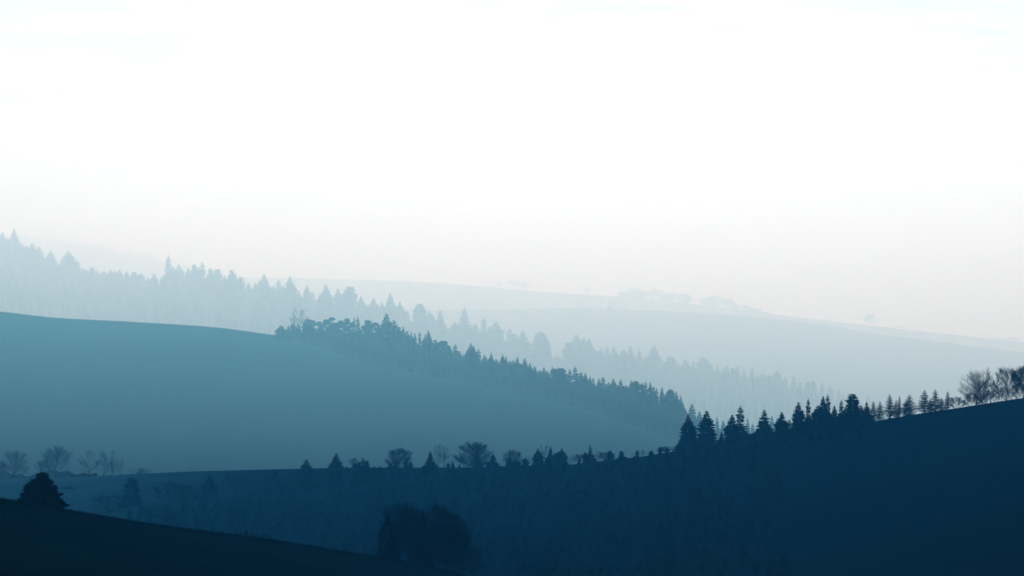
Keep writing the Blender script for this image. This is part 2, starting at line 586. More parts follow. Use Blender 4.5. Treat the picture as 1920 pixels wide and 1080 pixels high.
def tree(hill, u, vtop, wpx, kind, label, group=None, dd=0.0, hpx=None, parts=True, rot=None, d=None, cat=None, fat=1.0):
    """plant one tree on the hill; dd metres in front (-) of or behind (+) the crest"""
    if d is None:
        d = hill.cd(u) + dd
    x, y, z = hill.at(u, d)
    top = (VH - vtop) / F * d
    if hpx:
        z = min(z, top - hpx / F * d) if hpx < 0 else z
        top = z + hpx / F * d
    h = max(top - z, 0.6)
    wm = wpx / F * d
    sx = wm / WID[kind] * fat
    name, (cm, tm), c0 = KINDS[kind]
    rz = rot if rot is not None else random.Random(int(u * 7 + vtop * 13)).uniform(0, 6.28)
    if parts:
        o = bpy.data.objects.new(name, None)
        COL.objects.link(o)
        for nm, me in (('crown', cm), ('trunk', tm)):
            ch = bpy.data.objects.new(nm, me)
            COL.objects.link(ch)
            ch.parent = o
    else:
        o = bpy.data.objects.new(name, joined(kind))
        COL.objects.link(o)
    o.location = (x, y, z)
    rt = random.Random(int(u * 11) + 3)
    o.rotation_euler = (rt.gauss(0, .022), rt.gauss(0, .022), rz)
    o.scale = (sx, sx, h)
    o['label'] = label
    o['category'] = cat or c0
    if group:
        o['group'] = group
    return o


# ------------------------------------------------------------------ foreground hill
G1 = 'conifers standing along the dark near ridge'
r1 = random.Random(5)
firc = MB()


def fir_lobe(n, R, top, bx, power, seed, by=0.0):
    r = random.Random(seed)
    for i in range(n):
        t = i / n
        h = .0 + top * t
        rad = R * (1 - t) ** power * (1 + r.uniform(-.1, .1)) + .02
        nb = int(9 + 14 * (1 - t))
        a0 = r.uniform(0, 6)
        for k in range(nb):
            Lb = rad * r.uniform(.78, 1.14)
            spray(firc, r, h, a0 + 2 * pi * k / nb + r.uniform(-.2, .2), Lb, Lb * (-.05 + .5 * t + r.uniform(-.1, .12)), .16 * Lb + .015, bx=bx, by=by)


fir_lobe(24, .52, 1.0, .06, .62, 1)
fir_lobe(18, .50, .80, -.16, .6, 2)
fir_lobe(12, .66, .42, -.02, .55, 3)
fir_c = firc.mesh('crown', M_NEEDLE)
tkm = MB()
tkm.tube((0, 0, -.04), (.05, 0, .9), .04, .006, 7)
tkm.tube((0, 0, .05), (-.16, 0, .7), .025, .005, 6)
KINDS['fir'] = ('fir_tree', (fir_c, tkm.mesh('trunk', M_BARK)), 'fir')
WID['fir'] = width_of(fir_c)
tree(H1, 77, 885, 66, 'fir', 'broad bushy fir with a twin top on the near dark slope, far left', dd=-2, rot=0.0)

G0 = 'trees in the dark clump at the foot of the near slope'
for u, v, wp, k, dd, lab in [
    (727, 968, 40, 'spruce5', 4, 'low dense evergreen at the left edge of the dark clump below the valley'),
    (748, 952, 66, 'bare5', 10, 'bare broadleaf with feathery top in the left half of the dark clump'),
    (768, 958, 62, 'bare6', 16, 'bushy bare tree just left of the dark pointed conifer in the clump'),
    (790, 957, 34, 'spruce3', 8, 'narrow dark pointed conifer at the middle of the clump'),
    (822, 957, 70, 'bare5', 14, 'wide bare tree just right of the dark pointed conifer in the clump'),
    (846, 972, 60, 'bare6', 8, 'bare tree with a drooping crown toward the right of the clump'),
    (736, 985, 44, 'bare6', 2, 'low dense bare bush between the left evergreen and the taller bare trees of the clump'),
    (780, 975, 60, 'bare5', 4, 'dense bare crown spreading in front of the pointed conifer in the clump'),
    (806, 985, 56, 'bare6', 3, 'low bare crown right in front of the middle of the dark clump'),
    (836, 992, 52, 'bare5', 1, 'low front bare tree in the right half of the dark clump'),
    (852, 1000, 60, 'bare6', 2, 'broad low bare crown near the right end of the dark clump'),
    (884, 1028, 40, 'bare5', 6, 'last low bush of the clump, close to the bottom edge of the photo'),
    (868, 1002, 54, 'bare5', 4, 'lowest bare tree, at the right edge of the dark clump'),
]:
    tree(H1, u, v, wp, k, lab, G0, dd=dd)

# ------------------------------------------------------------------ near ridge: right conifers
ridge = [
    (1279, 815, 26, 'spruce4', -6, 'small ragged spruce at the left foot of the row climbing the dark ridge'),
    (1293, 777, 38, 'spruce0', -4, 'leftmost full-size spruce of the row climbing the dark ridge'),
    (1325, 770, 44, 'spruce2', -8, 'wide dense spruce, second full-size one from the left on the dark ridge'),
    (1353, 809, 16, 'spruce3', -3, 'tiny spruce tip between the second and third big spruces of the ridge'),
    (1373, 777, 34, 'spruce1', -4, 'dark spruce pressed against the left side of a taller layered spruce'),
    (1387, 761, 38, 'open', -6, 'tall layered spruce with drooping tiers, third big one on the dark ridge'),
    (1433, 768, 46, 'spruce4', -8, 'isolated broad spruce with ragged tiers in the middle of the ridge row'),
    (1465, 772, 30, 'spruce1', -5, 'slim spruce right of the isolated broad spruce'),
    (1480, 786, 20, 'open', -2, 'thin young spruce between two taller ones on the ridge'),
    (1498, 754, 34, 'spruce2', -7, 'pointed spruce at the left end of the dense part of the ridge row'),
    (1516, 747, 22, 'open', -4, 'slender see-through spruce with a knobbly top beside the pointed spruce'),
    (1532, 760, 34, 'spruce5', -8, 'dark rounded spruce in front of the twin tops on the ridge'),
    (1542, 742, 26, 'spruce1', -6, 'left one of the twin dark tops in the dense ridge stand'),
    (1552, 740, 26, 'open', -4, 'right one of the twin dark tops, with ragged tiers'),
    (1565, 760, 22, 'spruce3', -2, 'thin greyer spruce just right of the twin tops'),
    (1577, 750, 22, 'open', -3, 'scraggy spruce just left of the blunt broken-topped spruce'),
    (1586, 762, 28, 'spruce0', -7, 'short dark spruce hugging the left of the blunt-topped spruce'),
    (1598, 738, 34, 'blunt', -6, 'tallest dark spruce of the stand with a blunt broken top'),
    (1612, 760, 28, 'spruce5', -8, 'squat dark spruce right of the blunt broken-topped one'),
    (1626, 753, 24, 'spruce4', -4, 'last dark spruce at the right end of the dense stand'),
]
for u, v, wp, k, dd, lab in ridge:
    tree(H2, u, v, wp * .92, k, lab, G1, dd=dd)
for i, u in enumerate(range(1300, 1632, 9)):     # the stand goes on down the slope in front
    rr = random.Random(900 + i)
    tree(H2, u + rr.uniform(-4, 4), 0, rr.uniform(20, 32), 'spruce%d' % rr.randrange(6), 'dark spruce in the lower rows merging with the black slope under the ridge stand',
         'spruces in the lower rows of the ridge stand', dd=-rr.uniform(25, 70), hpx=rr.uniform(16, 28) + (8 if u > 1490 else 0))
G2 = 'leafless larches on the rising right shoulder'
for u, v, wp, k, dd, lab in [
    (1638, 751, 20, 'larch1', -2, 'first leafless larch right of the dark spruce stand'),
    (1650, 752, 20, 'larch0', -3, 'second leafless larch right of the dark spruce stand'),
    (1668, 738, 22, 'larch0', -2, 'tall narrow larch, first to stand clear on the right shoulder'),
    (1680, 749, 18, 'larch1', -4, 'darker short larch just right of the tall narrow larch'),
    (1686, 741, 10, 'larch2', -1, 'very thin wispy larch behind the darker short larch'),
    (1705, 739, 32, 'larch1', -4, 'wide leaning dark larch standing alone on the shoulder'),
    (1699, 749, 22, 'larch0', -3, 'lower larch merged with the left side of the wide leaning larch'),
    (1733, 730, 26, 'larch0', -3, 'pointed larch, left one of the two tallest on the shoulder'),
    (1745, 748, 18, 'larch1', -3, 'small larch between the two tallest pointed larches'),
    (1754, 729, 24, 'larch1', -4, 'dark pointed larch, right one of the two tallest on the shoulder'),
    (1765, 745, 20, 'larch0', -4, 'small larch leaning on the right of the dark pointed larch'),
    (1776, 733, 14, 'larch2', -2, 'thin solitary larch, last one before the low shrub on the skyline'),
]:
    tree(H2, u, v, wp * .78, k, lab, G2, dd=dd - 11)
tree(H2, 1793, 746, 30, 'bare3', 'low wide shrub on the skyline between the last larch and the bare trees', dd=-12, cat='shrub')
for u, v, wp, k, lab in [
    (1822, 738, 30, 'bare3', 'low thicket at the foot of the first round bare tree'),
    (1838, 734, 26, 'bush1', 'low thicket below the second stem of the bare group'),
    (1850, 732, 28, 'bare3', 'low thicket between the second and third big bare trees'),
    (1866, 729, 26, 'bush1', 'short scrub just left of the open fan-shaped bare tree'),
    (1880, 727, 30, 'bare3', 'low thicket under the open fan-shaped bare tree'),
    (1898, 725, 26, 'bush1', 'short scrub just right of the open fan-shaped bare tree'),
    (1912, 720, 30, 'bare3', 'low thicket under the bare tree at the right edge'),
]:
    tree(H2, u, v, wp, k, lab, 'undergrowth below the bare trees at top right', dd=-16)
tree(H2, 1812, 747, 22, 'bush1', 'small twiggy bush at the left foot of the big bare trees', dd=-1)
G3 = 'bare trees at the top right of the ridge'
for u, v, wp, k, dd, lab in [
    (1830, 701, 50, 'bare5', -3, 'dense round bare tree, first of the group at top right'),
    (1843, 716, 40, 'bare5', -1, 'low spreading bare tree squeezed between the first two big ones'),
    (1856, 696, 36, 'bare4', -4, 'upright bare tree with two stems, second of the top right group'),
    (1886, 694, 42, 'bare1', -3, 'open fan-shaped bare tree with pale gaps, third of the top right group'),
    (1904, 715, 28, 'bare2', -1, 'short bare tree between the fan-shaped one and the frame edge'),
    (1920, 692, 46, 'bare6', -3, 'dense bare tree cut by the right edge of the frame'),
    (1870, 728, 24, 'bush1', 0, 'knee-high scrub below the upright and fan-shaped bare trees'),
]:
    tree(H2, u, v, wp, k, lab, G3, dd=dd - 14)

# ------------------------------------------------------------------ near ridge: middle
G4 = 'trees along the low middle of the near ridge'
for u, v, wp, k, dd, lab in [
    (574, 861, 46, 'spruce0', -250, 'leftmost spruce whose tip breaks the low ridge line'),
    (622, 872, 20, 'bush1', 0, 'faint low scrub on the ridge between the first two spruces'),
    (630, 850, 42, 'spruce2', -240, 'tall dense spruce, second of those breaking the low ridge line'),
    (663, 860, 20, 'bare0', 0, 'faint small bare tree left of the third ridge spruce'),
    (683, 858, 42, 'spruce4', -250, 'layered spruce with spreading tiers, third on the low ridge'),
    (714, 874, 26, 'spruce3', -200, 'small spruce just under the ridge line between two gaps'),
    (750, 844, 42, 'bare5', -55, 'round fan-shaped bare tree standing alone on the low ridge'),
    (808, 846, 30, 'spruce1', -190, 'dark pointed spruce with two wispy bare trees beside it'),
    (820, 836, 18, 'bare4', 0, 'thin wispy bare tree right behind the dark pointed spruce'),
    (834, 840, 20, 'bare2', 0, 'slim bare tree, outer one of two beside the pointed spruce'),
    (888, 834, 56, 'bare5', -90, 'largest bare tree of the low ridge with a tall central top'),
    (894, 846, 26, 'spruce3', -130, 'dark conifer hidden inside the largest bare tree'),
    (914, 866, 24, 'bush1', -3, 'ragged scrub right of the largest bare tree'),
    (928, 866, 26, 'bush0', -2, 'low bush on the ridge before the rounded shrub'),
    (962, 847, 32, 'bare5', -50, 'rounded bushy bare tree alone left of the three small spruces'),
    (989, 857, 26, 'bare2', -3, 'low bare bush touching the first of the three small spruces'),
    (1009, 840, 26, 'spruce0', -40, 'first of three small spruces close together on the ridge'),
    (1024, 837, 14, 'bare4', 0, 'wisp of a bare tree between the first and second small spruces'),
    (1031, 837, 20, 'spruce3', -40, 'slim second one of three small spruces'),
    (1053, 840, 27, 'spruce0', -40, 'cone-shaped third one of three small spruces'),
    (1072, 855, 18, 'bush1', -1, 'small scrub right of the third small spruce'),
    (1085, 853, 22, 'bare3', -3, 'rounded bush left of the spruce with a long leader'),
    (1108, 834, 28, 'leader', -60, 'spruce with a long thin leader near the right end of the low ridge'),
    (1122, 847, 14, 'bare2', -1, 'narrow bare sapling right of the long-leader spruce'),
    (1137, 849, 28, 'bare5', -4, 'rounded dark bush where the ridge starts to climb'),
    (1190, 850, 18, 'bush1', -1, 'first of two tiny scrub tufts on the climbing ridge line'),
    (1205, 845, 18, 'bush1', -1, 'second, darker one of two tiny scrub tufts on the climbing ridge'),
    (1246, 838, 30, 'bare3', 0, 'wispy brush at the foot of the first big ridge spruce'),
    (1262, 838, 26, 'bush1', -1, 'low scrub touching the first big ridge spruce'),
]:
    tree(H2, u, v, wp * (.86 if k[0] in 'slo' else 1.05), k, lab, G4, dd=dd * .6)

# ------------------------------------------------------------------ near ridge: left trees and hedge
G5 = 'bare trees behind the hedge at the far left'
for u, v, wp, k, dd, lab in [
    (4, 868, 36, 'bare3', 20, 'low bare tree at the left edge behind the hedge line'),
    (24, 848, 44, 'bare5', 16, 'first tall bare tree from the left edge, with a pointed crown'),
    (80, 864, 30, 'bare3', 14, 'low bare bush left of the round-headed bare tree'),
    (104, 840, 54, 'bare6', 10, 'round-headed bare tree standing above the hedge'),
    (168, 848, 44, 'bare2', 6, 'bare tree with spreading limbs, left of a close pair right of the hedge'),
    (194, 849, 34, 'bare4', 6, 'dark-stemmed bare tree, right of a close pair right of the hedge'),
    (210, 866, 26, 'bare3', 4, 'low bare bush beside the dark-stemmed tree'),
    (226, 861, 18, 'bare4', 4, 'small slim bare tree, last before the open field'),
    (248, 878, 20, 'bush1', 0, 'faint low bush, left one of the three at the end of the field edge'),
    (266, 878, 22, 'bush0', 0, 'middle low bush at the end of the field edge'),
    (281, 881, 14, 'bush1', 0, 'last and smallest low bush before the bare ridge line'),
]:
    tree(H2, u, v, wp, k, lab, G5, dd=dd)
hb = MB()
rh = random.Random(77)
ucs = [-20, 20, 60, 100, 140, 180]
for i in range(9000):
    u = rh.uniform(-30, 182)
    hp = 4 + 8.5 * (0.5 + .5 * sin(u * .06 + 1.6)) * min(1, (184 - u) / 14) + 2.2 * sin(u * .21)
    hp = max(hp, 2.5)
    d = H2.cd(u) + rh.uniform(-7, 0)
    x, y, z = H2.at(u, d)
    z += rh.random() * hp / F * d
    hb.tri(*[(x + rh.uniform(-.5, .5), y + rh.uniform(-.5, .5), z + rh.uniform(-.32, .32)) for _ in range(3)])
ho = bpy.data.objects.new('hedge', hb.mesh('hedge', M_TWIG))
COL.objects.link(ho)
ho['label'] = 'long low dark hedge along the field edge behind the bushy fir'
ho['category'] = 'hedge'

# trees on the face of the near ridge, lower than its line
G6 = 'trees on the valley side of the near ridge'
for u, v, wp, k, d, lab in [
    (131, 912, 24, 'spruce3', 1330, 'faint slim conifer in the field just right of the bushy fir'),
    (247, 896, 36, 'blunt', 1180, 'egg-shaped dark tree standing alone in the left field'),
    (205, 930, 60, 'bare1', 1150, 'wide faint bare crown low in the field, left of the egg-shaped tree'),
    (318, 905, 60, 'bare3', 1160, 'broad dim bare tree right of the egg-shaped tree'),
    (350, 912, 44, 'bare1', 1150, 'dim bare crown between the broad bare tree and the short conifer'),
    (393, 892, 34, 'spruce5', 1150, 'short dense conifer in the line of trees under the ridge'),
    (440, 890, 54, 'bare1', 1160, 'wide rounded bare tree right of the short dense conifer'),
    (484, 894, 26, 'bare2', 1150, 'slim bare tree left of the thin pointed conifer'),
    (516, 882, 28, 'spruce3', 1150, 'thin pointed conifer whose tip just reaches the ridge line'),
    (545, 898, 30, 'bare0', 1140, 'dim bare tree between the thin conifer and the first ridge spruce'),
    (600, 888, 30, 'bare0', 1120, 'dim bare tree between the first and second ridge spruces'),
    (655, 890, 30, 'bare3', 1110, 'dim bare tree between the second and third ridge spruces'),
]:
    tree(H2, u, v, wp, k, lab, G6, d=d)

# woodland filling the valley face below the ridge: countless dim trees


def forest(name, label, hill, n, region, hrange, seed, mats=(M_NEEDLE,), bare_share=0.0, tiers=6, wr=(.3, .42)):
    r = random.Random(seed)
    vs, fs = [], []
    i = 0
    while i < n:
        u, d = region(r)
        if u is None:
            continue
        i += 1
        x, y, z = hill.at(u, d)
        h = r.uniform(*hrange)
        R = h * r.uniform(*wr) / 2
        rnd = r.random() < bare_share
        for t in range(tiers):
            t0, t1 = t / tiers, min((t + 1.7) / tiers, 1)
            zz = z + h * (.05 + .95 * t0)
            rad = R * ((1 - t0) ** (.35 if rnd else .85)) * r.uniform(.85, 1.1)
            k = len(vs)
            nn = 7
            a0 = r.uniform(0, 6)
            vs.append((x, y, z + h * (.05 + .95 * t1)))
            for q in range(nn):
                an = a0 + 2 * pi * q / nn
                rq = rad * r.uniform(.55, 1.15)
                vs.append((x + rq * cos(an), y + rq * sin(an), zz - h * .03 * r.uniform(0, 1.5)))
            for q in range(nn):
                fs.append((k, k + 1 + q, k + 1 + (q + 1) % nn))
    me = bpy.data.meshes.new(name)
    me.from_pydata(vs, [], fs)
    me.materials.append(mats[0])
    o = bpy.data.objects.new(name, me)
    COL.objects.link(o)
    o['kind'] = 'stuff'
    o['label'] = label
    return o


def reg_valley(r):
    u = r.uniform(230, 1500)
    dc = H2.cd(u)
    lo = .55 if u > 600 else .72
    d = dc * r.uniform(lo, .965 if u > 620 else .80)
    if u < 600 and r.random() > (u - 150) / 450:
        return None, None
    if u > 1200 and r.random() < (u - 1200) / 300:
        return None, None
    return u, d


forest('woodland', 'dim blue woodland covering the valley side below the near ridge', H2, 1100, reg_valley, (5, 9), 61, bare_share=.85, wr=(.6, .95))

ORD = ['', 'second ', 'third ', 'fourth ', 'fifth ', 'sixth ', 'seventh ', 'eighth ', 'ninth ', 'tenth ', 'eleventh ', 'twelfth ', 'thirteenth ', 'fourteenth ', 'fifteenth ', 'sixteenth ', 'seventeenth ',
       'eighteenth ', 'nineteenth ', 'twentieth ']


def count_labels(rows, marks, what, first):
    """label every unnamed tree by counting rightwards from the landmark tree before it"""
    out, mark, n = {}, first, 0
    for t in sorted(rows):
        key = (t[0], t[1])
        if key in marks:
            mark, n = marks[key], 0
            continue
        out[key] = what % (ORD[n] or 'first ', mark)
        n += 1
    return out


# ------------------------------------------------------------------ middle hill wood


def d_for_v(hill, u, v):
    lo, hi = hill.fd(u), hill.cd(u)
    for _ in range(24):
        m = (lo + hi) / 2
        if VH - hill.z(u, m) / m * F > v:
            lo = m
        else:
            hi = m
    return lo


mid = [(527, 610, 20, 'spruce5'), (541, 611, 14, 'open'), (574, 606, 18, 'pine0'), (582, 596, 26, 'pine1'), (604, 601, 18, 'pine0'), (620, 593, 26, 'pine1'),
       (633, 603, 18, 'pine2'), (645, 594, 18, 'pine0'), (655, 598, 14, 'pine1'), (664, 595, 14, 'open'), (673, 593, 14, 'open'), (684, 604, 16, 'pine0'), (696, 597, 22, 'pine0'),
       (709, 607, 16, 'spruce5'), (725, 588, 22, 'spruce2'), (738, 600, 18, 'spruce5'), (748, 612, 14, 'spruce5'), (757, 612, 12, 'spruce1'), (764, 620, 14, 'spruce5'), (771, 622, 12, 'spruce0'),
       (779, 623, 9, 'spruce3'), (787, 621, 9, 'open'), (795, 626, 12, 'spruce0'), (806, 619, 14, 'spruce1'), (816, 636, 14, 'spruce5'), (829, 637, 22, 'pine2'), (841, 648, 14, 'spruce5'),
       (852, 645, 14, 'open'), (860, 657, 12, 'spruce5'), (867, 662, 12, 'bare4'), (880, 643, 18, 'spruce0'), (888, 648, 14, 'spruce1'), (897, 654, 14, 'open'), (909, 666, 14, 'spruce5'),
       (921, 661, 13, 'spruce0'), (931, 673, 12, 'spruce5'), (941, 665, 13, 'spruce1'), (948, 668, 11, 'spruce0'), (955, 676, 12, 'spruce5'), (962, 673, 12, 'spruce0'), (971, 670, 13, 'spruce2'),
       (982, 672, 15, 'spruce2'), (994, 681, 13, 'spruce1'), (1002, 686, 12, 'spruce3'), (1011, 694, 14, 'spruce5'), (1020, 688, 11, 'spruce0'), (1028, 696, 12, 'spruce5'),
       (1036, 688, 12, 'open'), (1045, 689, 14, 'pine2'), (1057, 686, 16, 'pine0'), (1068, 692, 12, 'open'), (1079, 687, 13, 'open'), (1089, 698, 12, 'spruce5'), (1097, 699, 11, 'spruce1'),
       (1106, 706, 10, 'spruce3'), (1113, 708, 9, 'open'), (1120, 709, 9, 'spruce3'), (1131, 706, 14, 'open'), (1141, 717, 12, 'spruce5'), (1151, 710, 14, 'spruce0'), (1165, 712, 13, 'spruce2'),
       (1174, 722, 12, 'spruce5'), (1184, 714, 14, 'spruce1'), (1194, 712, 12, 'pine2'), (1205, 718, 12, 'spruce5'), (1212, 715, 10, 'open'), (1218, 716, 10, 'spruce3'), (1226, 725, 11, 'spruce5'),
       (1232, 727, 10, 'open'), (1241, 726, 11, 'spruce3'), (1252, 727, 13, 'pine2'), (1260, 734, 11, 'spruce5'), (1268, 733, 13, 'spruce0'), (1275, 742, 12, 'spruce4'), (1281, 752, 11, 'spruce1'),
       (1297, 757, 16, 'spruce3'), (1286, 768, 12, 'spruce5')]
uniq = {(527, 610): 'first dark conifer at the top left end of the teal middle wood',
        (582, 596): 'flat-topped pine right of the pale bare tree on the middle hill',
        (620, 593): 'umbrella-shaped pine left of the middle of the rounded wood top',
        (725, 588): 'pointed spruce standing highest over the teal middle wood',
        (806, 619): 'small sharp spruce tip alone where the teal wood begins to drop',
        (829, 637): 'rounded tree hump on the descending edge of the teal wood',
        (941, 665): 'left one of two close small spruce tips on the teal wood edge',
        (1057, 686): 'rounded pine crown midway down the lower teal wood edge',
        (1151, 710): 'small conical spruce after a dip in the lower teal wood edge',
        (1252, 727): 'rounded crown just before the teal wood edge plunges',
        (880, 643): 'tall pointed spruce with two lower ones beside it halfway down the teal wood',
        (1297, 757): 'slim spruce standing apart at the lower right end of the teal wood'}
midl = count_labels(mid, {(527, 610): 'the first conifer at the left end of the teal wood', (582, 596): 'the flat-topped pine of the teal wood', (620, 593): 'the umbrella-shaped pine of the teal wood',
                          (725, 588): 'the highest spruce of the teal wood', (806, 619): 'the small sharp spruce tip of the teal wood', (829, 637): 'the rounded hump of the teal wood',
                          (880, 643): 'the tall halfway spruce of the teal wood', (941, 665): 'the close pair of spruce tips on the teal wood edge', (1057, 686): 'the midway rounded pine of the teal wood', (1151, 710): 'the conical spruce after the dip of the teal wood', (1252, 727): 'the last rounded crown of the teal wood',
                          (1297, 757): 'the spruce standing apart below the teal wood'},
                    '%stree rightward from %s', 'the left end of the teal wood')
GM = 'conifers on the top edge of the teal middle wood'
for u, v, wp, k in mid:
    dd = -random.Random(u).uniform(5, 50)
    tree(H3, u, v, wp * (2.0 if u > 990 else 1.65 if u > 710 else 1.2), k, uniq.get((u, v)) or midl[(u, v)], GM, dd=dd, parts=False)
tree(H3, 558, 583, 36, 'bare4', 'tall pale bare tree at the top left end of the teal middle wood', dd=8, parts=True)
tree(H3, 549, 596, 24, 'bare2', 'shorter pale bare tree just left of the tall one by the middle wood', dd=8, parts=True)
rf = random.Random(8)
for i in range(74):      # second row closing the top edge
    u = 576 + i * 9.4 + rf.uniform(-3, 3)
    tree(H3, u, 0, rf.uniform(18, 28), rf.choice(['spruce5', 'spruce0', 'spruce2', 'pine0', 'spruce1']), 'small conifer in the second row behind the top edge of the teal middle wood', GM,
         dd=-rf.uniform(5, 40), hpx=(rf.uniform(17, 24) if u > 700 else rf.uniform(18, 30) if u > 600 else rf.uniform(12, 18)) + 6.5 * min(1, (u - 520) / 200) * 1.75, parts=False)


def reg_mid(r):
    u = r.uniform(545, 1420)
    if u < 640 and r.random() > (u - 540) / 100:
        return None, None
    a, b = H3.fold_d(u) + 45, H3.cd(u)
    return (u, r.uniform(a, b)) if b > a else (None, None)


forest('forest', 'dense conifer wood filling the right shoulder of the teal middle hill', H3, 2800, reg_mid, (9, 16), 71, bare_share=.3, wr=(.45, .6))
# pale conifers glimpsed between the near ridge spruces
GB = 'pale conifers showing between the near ridge spruces'
for n_, (u, v, wp, k) in enumerate([(1310, 771, 16, 'spruce5'), (1347, 780, 11, 'spruce3'), (1357, 788, 14, 'spruce5'), (1366, 786, 12, 'spruce0'), (1403, 783, 14, 'spruce3'), (1412, 795, 14, 'spruce5'),
                    (1446, 780, 14, 'spruce5'), (1455, 783, 13, 'spruce2'), (1487, 792, 12, 'spruce5')]):
    tree(H3, u, v, wp * 1.2, k, (ORD[n_] or 'first ') + 'pale teal conifer from the left glimpsed between the near ridge spruces', GB, d=2050, parts=False)

# ------------------------------------------------------------------ far pale forest
far = [(-14, 440, 20), (4, 434, 14), (14, 445, 14), (26, 428, 18), (38, 455, 16), (49, 461, 16), (62, 457, 22), (72, 463, 18), (82, 480, 14), (94, 469, 18), (106, 492, 16), (117, 492, 18), (130, 470, 28),
       (143, 494, 18), (156, 503, 14), (163, 506, 12), (172, 501, 12), (183, 507, 14), (195, 508, 14), (207, 506, 12), (215, 507, 12), (224, 505, 12), (238, 509, 14), (252, 510, 14), (264, 512, 14), (276, 520, 14),
       (290, 512, 12), (303, 518, 14), (315, 478, 20), (325, 500, 16), (336, 496, 20), (352, 501, 12), (365, 495, 14), (373, 500, 14), (381, 491, 20), (393, 503, 12), (406, 504, 18), (420, 516, 12),
       (437, 506, 24), (452, 519, 14), (465, 530, 14), (480, 531, 16), (494, 514, 22), (505, 535, 14), (513, 535, 16), (523, 524, 18), (531, 536, 14), (543, 517, 24), (560, 546, 14),
       (575, 535, 14), (586, 546, 18), (598, 552, 10), (612, 532, 22), (633, 540, 18), (644, 552, 16), (656, 537, 26), (677, 555, 18), (690, 570, 14), (701, 559, 20), (716, 566, 14), (726, 560, 16), (736, 549, 20),
       (750, 565, 18), (764, 582, 16), (785, 569, 24), (806, 582, 20), (825, 581, 20), (852, 603, 20), (871, 576, 38), (890, 606, 20), (907, 594, 18), (919, 612, 18), (930, 603, 26), (956, 616, 24), (965, 626, 18), (979, 620, 24),
       (1004, 632, 18), (1012, 622, 26), (1022, 628, 24), (1048, 668, 16), (1068, 642, 24), (1080, 627, 34), (1094, 633, 22), (1105, 634, 24), (1125, 654, 16), (1140, 650, 20), (1153, 648, 20), (1168, 656, 16),
       (1180, 648, 26), (1200, 655, 16), (1213, 668, 14), (1226, 649, 26), (1243, 678, 16), (1259, 668, 22), (1273, 682, 14), (1286, 675, 20), (1300, 677, 16), (1318, 670, 24), (1332, 682, 14), (1345, 683, 12),
       (1356, 690, 12), (1362, 686, 10), (1373, 688, 12), (1382, 688, 10), (1395, 690, 12), (1409, 690, 12), (1419, 702, 12), (1429, 700, 12), (1440, 703, 12), (1453, 695, 18), (1464, 706, 12), (1472, 705, 12), (1487, 704, 16),
       (1500, 716, 12), (1513, 716, 12), (1525, 714, 14), (1540, 715, 14), (1556, 726, 12), (1572, 730, 12), (1590, 736, 12)]
funi = {(26, 428): 'pale spruce spire poking highest at the far left edge',
        (94, 469): 'slender pale spruce left of the wider pointed one above the far forest',
        (130, 470): 'broad pointed pale spruce standing above the left far forest',
        (315, 478): 'tall pale spruce with a knobbly tip left of a loose group in the far forest',
        (381, 491): 'pale spruce with a star-shaped top in the far forest',
        (437, 506): 'pale spruce with wide top tiers just before the far forest thins out',
        (494, 514): 'slender pale spruce, first of three spaced out above the far ridge line',
        (543, 517): 'pale layered spruce, tallest of the spaced-out ones over the far ridge line',
        (612, 532): 'pale cone-shaped spruce between two gaps in the far tree line',
        (656, 537): 'wide pale spruce with drooping tiers left of a low stretch',
        (736, 549): 'pale spruce rising just right of the highest tree of the teal wood',
        (785, 569): 'pale lopsided spruce, left of three narrow ones above the teal wood',
        (825, 581): 'pale columnar spruce, right of three narrow ones above the teal wood',
        (871, 576): 'big broad pale spruce with a sharp top in the middle of the photo',
        (907, 594): 'thin pale spruce with a crooked top right of the big broad one',
        (930, 603): 'ragged pale spruce beside the thin crooked one',
        (1080, 627): 'large pale spruce at the left of the dense pale cluster right of the gap',
        (1226, 649): 'solitary pale spruce rising above the lower right of the far forest',
        (1318, 670): 'rounded pale treetop on the descending right part of the far forest',
        (1453, 695): 'last taller pale treetop near the right end of the far forest'}
fmark = {(26, 428): 'the highest far-left spire', (94, 469): 'the slender spruce at the far left', (130, 470): 'the broad pointed spruce at far left', (315, 478): 'the tall knobbly-tipped spruce',
         (381, 491): 'the star-topped spruce', (437, 506): 'the spruce with wide top tiers', (494, 514): 'the first spaced-out spruce', (543, 517): 'the tallest spaced-out spruce',
         (612, 532): 'the cone-shaped spruce between gaps', (656, 537): 'the wide drooping spruce', (736, 549): 'the spruce above the teal wood peak', (785, 569): 'the lopsided spruce', (825, 581): 'the columnar spruce',
         (871, 576): 'the big broad central spruce', (907, 594): 'the thin crooked spruce', (930, 603): 'the ragged spruce by the crooked one', (1080, 627): 'the large spruce of the dense cluster',
         (1226, 649): 'the solitary lower-right spruce', (1318, 670): 'the rounded treetop at right', (1453, 695): 'the last taller treetop at right'}
farl = count_labels(far, fmark, 'pale far-forest conifer, %sone right of %s', 'the left edge of the photo')
GF = 'pale conifers on the skyline of the far forest'
ks = ['spruce0', 'spruce1', 'spruce2', 'spruce4', 'spruce5', 'spruce5', 'blunt', 'open']
for u, v, wp in far:
    rr = random.Random(u * 3 + 1)
    k = rr.choice(ks)
    if (u, v) in ((315, 478), (381, 491), (523, 524), (907, 594)):
        k = 'open'
    if u > 1290 and rr.random() < .35:
        k = rr.choice(['blunt', 'pine2'])
    if (u, v) in ((871, 576), (130, 470), (1080, 627)):
        k = 'leader' if u == 871 else 'spruce0'
    tree(H4, u, v, wp * 1.35, k, funi.get((u, v)) or farl[(u, v)], GF, dd=-rr.uniform(5, 90), parts=False)


def reg_far(r):
    u = r.uniform(-80, 1640)
    v = H4.cv(u) + r.uniform(2, 150) ** 1.0
    return u, d_for_v(H4, u, v)


